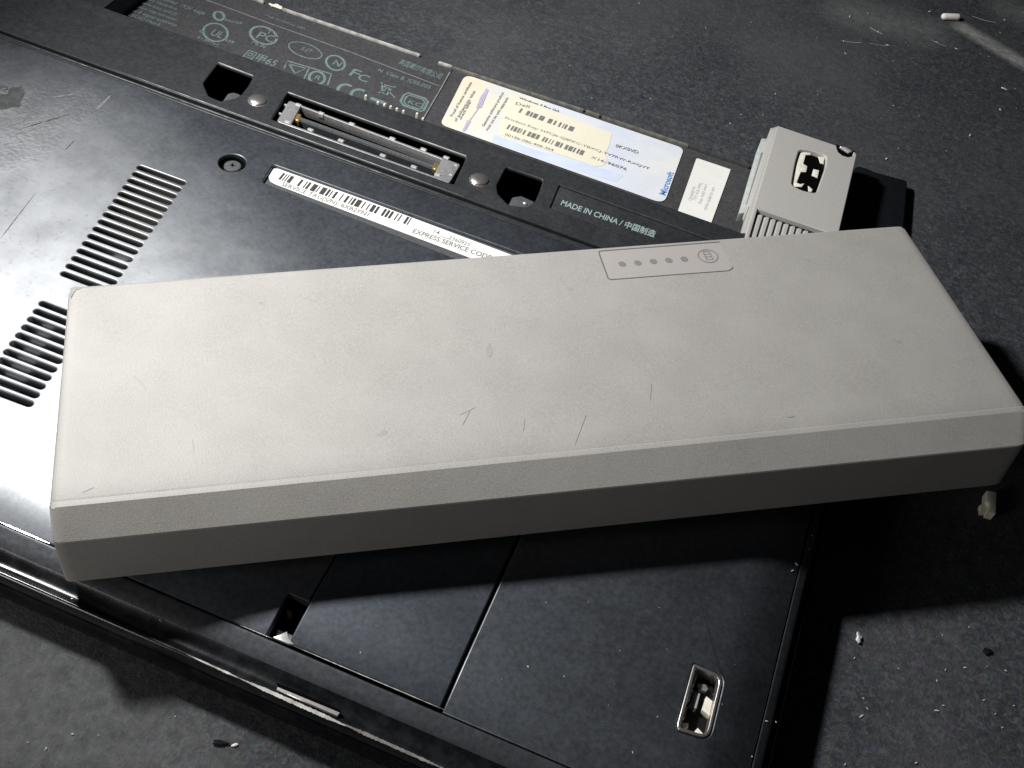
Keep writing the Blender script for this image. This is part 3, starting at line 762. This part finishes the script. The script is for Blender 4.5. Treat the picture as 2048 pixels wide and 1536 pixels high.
for pts, mt, dep in pieces:
    bm = plate_bm(UL(k_(pts), Z - dep), z=Z - dep, th=2.0, bev=.12, seg=2); from_bm('port_contact', bm, M[mt], lap)

# --- hinge
ZH = 28.6
hk = lambda pts: ZP(1460, 230, 6.1444, pts)
hz = lambda pts, z=ZH: UL(hk(pts), z)
top = hz([(590, 130)]) + hz([(1310, 372)])
# scooped notch at the back right corner
sc_ = hz([(1318, 410), (1335, 455), (1385, 495), (1450, 515), (1500, 505), (1520, 480), (1525, 445)])
hl = hz([(1562, 490), (1345, 1420)])
dirv = (hl[1] - hl[0]).normalized()
lo_r = hl[1] + dirv * 22
ll = hz([(320, 1160), (210, 1440)]); dl = (ll[1] - ll[0]).normalized()
ribTL, ribTR = hz([(340, 1150)])[0], hz([(1140, 1420)])[0]
dri = (ribTR - ribTL).normalized()
outer = [top[0], top[1]] + sc_ + [hl[0], lo_r, lo_r - dri * 1.5, ribTR + dri * 2.6, ribTL, hz([(275, 1440)])[0] + dl * 6, hz([(215, 1440)])[0] + dl * 6]
hole = px_poly(hk([(850, 425), (1010, 440), (1190, 500), (1180, 620), (1060, 960), (900, 930), (755, 860), (800, 600)]), ZH, 1.4, 4)
plate('hinge_cover', outer, ZH, 14.5, M['hinge'], lap, [hole], bev=.35, bottom=False)
hinge_in = UL(hk([(800, 400), (1250, 480), (1100, 1000), (700, 900)]), ZH - 1)
bm = plate_bm(px_poly(hk([(880, 450), (1020, 460), (1165, 515), (1150, 620), (1035, 940), (900, 905), (785, 845), (830, 600)]), ZH, 1.2, 4), z=ZH - 1.1, th=.4, bev=0)
from_bm('hinge_floor', bm, M['void'], lap)
for pts in ([(870, 460), (975, 450), (1000, 490), (930, 490), (900, 600), (950, 630), (935, 700), (870, 700), (820, 830), (860, 850), (915, 840), (880, 885), (800, 880), (765, 840), (800, 640)],
            [(1085, 510), (1160, 525), (1150, 600), (1110, 590)], [(1025, 665), (1095, 680), (1075, 770), (1005, 740)], [(960, 870), (1015, 915), (1000, 945), (965, 940)]):
    bm = plate_bm(UL(hk(pts), ZH - .9), z=ZH - .85, th=1, bev=.1, seg=2); from_bm('hinge_bushing', bm, M['cream'], lap)
bm = plate_bm(UL(hk([(1350, 380), (1420, 385), (1510, 440), (1460, 450)]), ZH - .5), z=ZH - .6, th=3, bev=.2); from_bm('hinge_screw', bm, M['bright'], lap)
bm = plate_bm(UL(hk([(1300, 360), (1540, 445), (1520, 520), (1440, 530), (1330, 480)]), ZH - 1.3), z=ZH - 1.3, th=14, bev=0); from_bm('hinge_floor', bm, M['void'], lap)
# ribs and their recess
rec = [ribTL + P(0, .3), ribTR + dri * 6, ribTR + dri * 6 + dirv * 20, ribTL + dl * 20]
bm = plate_bm(rec, z=ZH - 1.6, th=.6, bev=0); from_bm('rib_recess', bm, M['dark'], lap)
for k in range(9):
    a = hz([(355 + k * 80, 1190 + k * 28)])[0]
    wv = dri * 1.0
    bm = bmesh.new(); box_bm(bm, a, a + wv * 1.75, a + wv * 1.75 + dirv * 20, a + dirv * 20, ZH - 2, ZH - .45)
    bmesh.ops.bevel(bm, geom=bm.edges[:], offset=.4, segments=3, affect='EDGES'); from_bm('rib', bm, M['hinge'], lap)
# stepped left flank and the clear cable guide
def strip(name, pts, z, th, mat, bev=.2): 
    bm = plate_bm(UL(hk(pts), z), z=z, th=th, bev=bev, seg=2); from_bm(name, bm, M[mat], lap)
strip('hinge_step', [(590, 135), (545, 150), (505, 290), (250, 1100), (150, 1450), (235, 1450), (300, 1180), (480, 560)], ZH - .9, 7, 'hinge')
strip('hinge_step', [(550, 150), (500, 160), (470, 300), (225, 1080), (235, 1120), (400, 640)], ZH - 2.2, 6, 'hinge')
strip('cable_guide', [(500, 180), (480, 290), (390, 285), (345, 400), (140, 1110), (105, 1215), (225, 1185), (280, 1000), (470, 420)], 21, 3, 'clear')
strip('cable_ribbon', [(440, 440), (385, 460), (200, 1085), (250, 1090)], 21.4, 1.0, 'fan')
cb = UL([(1706, 340), (1711, 334), (1718, 331.5), (1736, 337), (1752, 344), (1808, 359), (1814, 362), (1815, 368), (1808, 452)], 17)
cb = cb + [cb[-1] + P(.3, -30), P(cb[0].x, cb[-1].y - 30), cb[0]][:3]
bm = plate_bm(cb, z=17, th=4.5, bev=.5, seg=3); from_bm('corner_slab', bm, M['black_slab'], lap)  # thin matt black slab right of the hinge
# body of the base behind and below the bay at the right corner
plate('corner_block', [P(291, YBACK - 40), P(316, YBACK - 40), P(316, 170), P(XF, 165), P(XF, YB - 10), P(291, YB - 10)], 20, 7, M['bay'], lap, bev=.2)

# ================================================================ battery
BAT = Vector((270, 90, 28))
bat = thing('battery', BAT, 'silver laptop battery pack lying slantwise across the upturned base', 'battery')
TLc, TRc = U(137, 572, 45), U(1808, 449, 47.5); FLc, FRc = U(97, 1015, 46.4), U(2058, 820, 49.0)
LL, LR = U(105, 1089, 42.2), U(2052.5, 891, 45.6)
BL, BR = U(131, 1169, 28.4), U(2001, 972, 31.5)
# top shell: rounded corners on the left
bm = bmesh.new()
NU, NV = 40, 14
def bl(u, v):    # point on the top face
    return FLc.lerp(FRc, u).lerp(TLc.lerp(TRc, u), v)
fd = (FRc - FLc).normalized(); fn = Vector((fd.y, -fd.x, 0)).normalized()
def sect(u):
    F_, B_ = FLc.lerp(FRc, u), TLc.lerp(TRc, u); Lw = LL.lerp(LR, u); Bt = BL.lerp(BR, u)
    bk = (B_ - F_).normalized()
    pts = []
    dn = Vector((0, 0, -1))
    # back side up to the top, over the front crease to the foot
    pts.append(B_ + dn * 16.5); pts.append(B_ + dn * 1.0); pts.append(B_ - bk * .3 + dn * .3); pts.append(B_ - bk * 1.0)
    for k in range(1, NV): pts.append(B_.lerp(F_, (1.0 + (k / NV) * ((B_ - F_).length - 3.4)) / (B_ - F_).length))
    Ln = (Lw - F_).normalized()
    a = F_ - (-bk) * 0
    pts.append(F_ + bk * 1.7); pts.append(F_ + bk * 1.35 + Vector((0, 0, -.10))); pts.append(F_ + bk * 1.1 + Vector((0, 0, .02)));
    pts.append(F_ + bk * .35 + Vector((0, 0, -.02))); pts.append(F_.lerp(Lw, .02)); pts.append(F_.lerp(Lw, .06)); pts.append(F_.lerp(Lw, .5)); pts.append(F_.lerp(Lw, .97)); pts.append(Lw + (Bt - Lw) * .01)
    pts.append(Lw.lerp(Bt, .03)); pts.append(Lw.lerp(Bt, .5)); pts.append(Lw.lerp(Bt, .95)); pts.append(Bt + bk * .5 + dn * .1); pts.append(Bt + bk * 25 + dn * .1)
    return pts
us = [0, .0018, .005, .011] + [.02 + .96 * k / NU for k in range(NU + 1)] + [.989, .995, .9982, 1]
secs = []
for i, u in enumerate(us):
    p = sect(u)
    e_ = min(u, 1 - u)
    # ends: shrink the section slightly so that edges round off
    drop = {0: 1.0}.get(e_, 0)
    r_ = 1.6; s_ = e_ * 205
    if s_ < r_:
        k = r_ - math.sqrt(max(0, r_ * r_ - (r_ - s_) ** 2))
        cen = sum(p, Vector()) / len(p)
        for j, q_ in enumerate(p):
            v_ = Vector((0, 0, -k * .55)) if j < 22 else Vector((0, 0, 0))
            bk = (TLc - FLc).normalized()
            v_ += bk * (k * .55 if 16 < j else 0) - bk * (k * .8 if j < 5 else 0)
            p[j] = q_ + v_
    secs.append([bm.verts.new(q_) for q_ in p])
for A, B in zip(secs, secs[1:]):
    for i in range(len(A) - 1): bm.faces.new((A[i], A[i + 1], B[i + 1], B[i]))
bm.faces.new(secs[0]); bm.faces.new(list(reversed(secs[-1])))
bmesh.ops.recalc_face_normals(bm, faces=bm.faces[:])
from_bm('casing', bm, M['silver'], bat, angle=19)

def onTop(px, py):
    # intersect the ray with the plane of the top face
    n_ = (TRc - FLc).cross(TLc - FLc).normalized(); d_ = CR @ Vector(((px - CX) / F, -(py - CY) / F, -1.0))
    return CC + d_ * ((FLc - CC).dot(n_) / d_.dot(n_))
def topflat(name, polys, mat, lift, parent, ribs=()):
    bm = bmesh.new(); up = (TRc - FLc).cross(TLc - FLc).normalized(); up = up if up.z > 0 else -up
    for l in polys: bm.faces.new([bm.verts.new(p + up * lift) for p in l])
    for pts, wd in ribs:
        L, R = [], []
        for i in range(len(pts)):
            a = pts[max(i - 1, 0)]; c_ = pts[min(i + 1, len(pts) - 1)]; t_ = (c_ - a).normalized(); nn = up.cross(t_) * wd / 2
            L.append(bm.verts.new(pts[i] + nn + up * lift)); R.append(bm.verts.new(pts[i] - nn + up * lift))
        for i in range(len(pts) - 1): bm.faces.new((R[i], R[i + 1], L[i + 1], L[i]))
    return from_bm(name, bm, mat, parent, smooth=False)
z6 = lambda pts: [onTop(*p) for p in ZP(1100, 420, 4.452, pts)]
gp = z6([(430, 368), (1510, 285), (1630, 510), (1600, 540), (525, 620)])
gauge = topflat('charge_gauge', [rnd(gp, [.7, .3, 1.5, 1.0, .6], 3)], M['gauge'], .05, bat)
ribs = [(z6([(1508, 286), (460, 366), (435, 372), (440, 400), (518, 612), (545, 620)]), .36), (z6([(545, 620), (1100, 577), (1590, 541), (1618, 525), (1628, 508)]), .2)]
topflat('gauge_outline', [], M['line_ink'], .09, gauge, ribs)
for cx_, cy_ in ((642, 483), (781, 473), (919, 460), (1057, 450), (1194, 439)):
    topflat('charge_light', [z6([(cx_ + 34 * math.cos(a) , cy_ + 22 * math.sin(a) + 5 * math.cos(a)) for a in [2 * math.pi * k / 18 for k in range(18)]])], M['grey_ink'], .1, gauge)
circ_ = z6([(1406 + 88 * math.cos(a), 412 + 56 * math.sin(a) + 10 * math.cos(a)) for a in [2 * math.pi * k / 30 for k in range(31)]])
btn = topflat('gauge_button', [], M['grey_ink'], .1, gauge, [(circ_, .3), (z6([(1360, 372), (1415, 370), (1450, 440), (1395, 445), (1360, 372)]), .3), (z6([(1375, 395), (1425, 392)]), .22), (z6([(1385, 420), (1438, 416)]), .22)])
bm = bmesh.new()
def patch(pts, wd, mat, lift=.06): topflat('scratch', [], mat, lift, bat, [(pts, wd)])
M['scratch'] = simple('scratch_mark', (.295, .286, .272), .6, 0, .2, 1)
for pts in ([(1172, 830), (1160, 862), (1150, 888)], [(995, 835), (1050, 800)][:0] or [(940, 822), (925, 850)], [(1303, 768), (1300, 800)], [(268, 752), (282, 765), (292, 780)], [(165, 985), (188, 975)], [(920, 830), (950, 815)], [(385, 880), (388, 905)], [(1050, 838), (1046, 862)]):
    patch([onTop(*p) for p in pts], .085, M['scratch'])
M['smudge'] = simple('grey_smudge', (.322, .312, .296), .6, 0, .15, .6)
for (cx_, cy_, rx_, ry_) in ((978, 700, 6, 14), (1580, 830, 7, 5), (1140, 577, 4, 3)):
    topflat('smudge', [[onTop(cx_ + rx_ * math.cos(a) * (1 + .3 * math.sin(3 * a)), cy_ + ry_ * math.sin(a)) for a in [2 * math.pi * k / 16 for k in range(16)]]], M['smudge'], .055, bat)

topflat('corner_dent_shade', [[onTop(*p) for p in ((141, 577), (150, 574), (165, 574), (161, 578), (152, 580), (147, 588), (141, 596))]], M['scratch'], .06, bat)  # flat grey patch paints in the shading of a dented corner
# ================================================================ bits lying about
def crumb(name, px, py, z, r, sc3, rotz, mat, label, cat, sub=2, amp=.25, group=None):
    c = U(px, py, z + r * sc3[2]); bm = bmesh.new(); bmesh.ops.create_icosphere(bm, subdivisions=sub, radius=r)
    for v in bm.verts:
        k = 1 + amp * noise.noise(v.co * (1.3 / r) + Vector((px, py, 0)))
        v.co = Matrix.Rotation(rotz, 3, 'Z') @ Vector((v.co.x * sc3[0] * k, v.co.y * sc3[1] * k, v.co.z * sc3[2] * k)) + c
    o = from_bm(name, bm, mat, None, base=(c.x, c.y, z)); tag(o, label=label, category=cat, group=group); return o
# white grain: a little rounded rod
bm = bmesh.new(); A, B = U(1889, 33, GZ + 1.3), U(1914, 34, GZ + 1.3); dv = (B - A).normalized(); nv = Vector((-dv.y, dv.x, 0))
prof_ = [(-1.3, .02), (-1.15, .7), (-.7, 1.15), (0, 1.3)]; Lr = (B - A).length
st_ = [(-1.3 + 0, .05), (-1.1, .75), (-.6, 1.2), (.2, 1.3), (Lr * .5, 1.3), (Lr - .2, 1.3), (Lr + .6, 1.2), (Lr + 1.1, .75), (Lr + 1.3, .05)]
rings = [[bm.verts.new(A + dv * x + nv * (r_ * math.cos(a)) + Vector((0, 0, r_ * math.sin(a)))) for a in [2 * math.pi * k / 14 for k in range(14)]] for x, r_ in st_]
for R0, R1 in zip(rings, rings[1:]):
    for i in range(14): bm.faces.new((R0[i], R0[(i + 1) % 14], R1[(i + 1) % 14], R1[i]))
bm.faces.new(rings[0]); bm.faces.new(rings[-1]); bmesh.ops.recalc_face_normals(bm, faces=bm.faces[:])
tag(from_bm('white_grain', bm, M['crumb'], None, base=(A.x, A.y, GZ)), label='white rounded grain lying beside the dust smear', category='grain')
crumb('pale_crumb', 1718, 1276, GZ, .9, (.7, 1.5, .5), .3, M['clear'], 'pale bluish crumb on the mat right of the laptop, below the battery', 'crumb', amp=.7)
crumb('white_speck', 470, 1490, GZ, .5, (1.4, .7, .5), .7, M['crumb'], 'tiny white speck in front of the laptop, beside a dark fleck', 'crumb')
crumb('dark_fleck', 440, 1486, GZ, .9, (1.6, .6, .4), .3, M['dark'], 'small black fleck on the mat in front of the laptop', 'crumb', amp=.8)
crumb('dark_fleck', 1975, 1303, GZ, .8, (1.3, 1.1, .4), .3, M['dark'], 'small black fleck on the mat below the battery end', 'crumb', amp=.9)
# cream scrap at the battery's lower right corner
sc = thing('cream_scrap', U(1978, 1010, GZ), 'chipped cream plastic scrap under the right corner of the battery', 'scrap')
bm = plate_bm(UL(ZP(1560, 760, 4.197, [(1740, 925), (1822, 940), (1818, 1060), (1812, 1120), (1750, 1105), (1760, 1040), (1735, 1010)]), GZ + 3), z=GZ + 3, th=2.9, bev=.3, seg=2, bottom=True); from_bm('upright_piece', bm, M['cream'], sc)
bm = plate_bm(UL(ZP(1560, 760, 4.197, [(1682, 1045), (1735, 1015), (1765, 1060), (1755, 1108), (1690, 1110)]), GZ + 1.6), z=GZ + 1.6, th=1.5, bev=.3, seg=2); from_bm('foot_piece', bm, M['cream'], sc)
# dust specks
bm = bmesh.new(); rs = random.Random(11)
def speck(px, py, z, r):
    c = U(px, py, z); a = rs.random() * 3
    m_ = Matrix.Translation(c) @ Matrix.Rotation(a, 4, 'Z') @ Matrix.Diagonal((1 + rs.random() * 1.8, .8, .4, 1))
    bmesh.ops.create_icosphere(bm, subdivisions=1, radius=r, matrix=m_)
pts = ZP(1600, 0, 4.571, [(455, 150), (715, 290), (400, 375), (800, 412), (415, 488), (1430, 445), (1870, 180), (1725, 515), (855, 965), (1555, 1235), (1830, 1000), (790, 1450), (1870, 810), (1185, 105), (1250, 385)])
for x, y in pts: speck(x, y, GZ + .3, .28 + rs.random() * .3)
for x, y in ((1184, 196), (1301, 197), (1461, 246), (1482, 229), (1460, 247), (1772, 317), (1786, 122), (1140, 1331 - 1200), (1938, 1254), (1885, 1270), (1930, 1335), (1968, 1400), (1723, 1432), (1709, 1316), (1874, 1421), (2005, 1455)): speck(x, y, GZ + .2, .12 + rs.random() * .2)
for k in range(45): speck(rs.uniform(1250, 2048), rs.uniform(0, 330), GZ + .3, .08 + rs.random() * .14)
for k in range(12): speck(rs.uniform(1680, 2048), rs.uniform(1290, 1536), GZ + .3, .08 + rs.random() * .14)
for k in range(5): speck(rs.uniform(0, 450), rs.uniform(1430, 1536), GZ + .3, .08 + rs.random() * .1)
for a_, b_, w_ in (((1682, 81), (1722, 86), .5), ((1740, 87), (1782, 92), .35), ((1944, 33), (1992, 46), .7), ((1862, 80), (1892, 93), .5), ((1740, 55), (1764, 68), .8)):
    ribbon(bm, UL([a_, ((a_[0] + b_[0]) / 2, (a_[1] + b_[1]) / 2 + 1.5), b_], GZ), w_ * .5, GZ + .12)
tag(from_bm('dust_specks', bm, M['clear'], None), kind='stuff', label='pale dust specks scattered over the dark mat')
bm = bmesh.new()
for x, y in ((1056, 1333), (1593, 1128), (1585, 1141), (1624, 1071), (1618, 1098), (1533, 1442), (1552, 1444), (1504, 1513), (1265, 1504), (933, 1466), (722, 1303), (696, 1293), (231, 1170), (144, 1197), (320, 1241)): speck(x, y, (Z + bend(U(x, y, Z))) if U(x, y, Z).y > 11 else 25.2, .12 + rs.random() * .14)
for k in range(30):
    x, y = rs.uniform(600, 1560), rs.uniform(1200, 1500); q_ = U(x, y, Z)
    if 11.5 < q_.y and q_.x < 327: speck(x, y, Z + bend(q_), .04 + rs.random() * .06)
tag(from_bm('lint_specks', bm, M['clear'], None), kind='stuff', label='fine pale lint on the black laptop base')
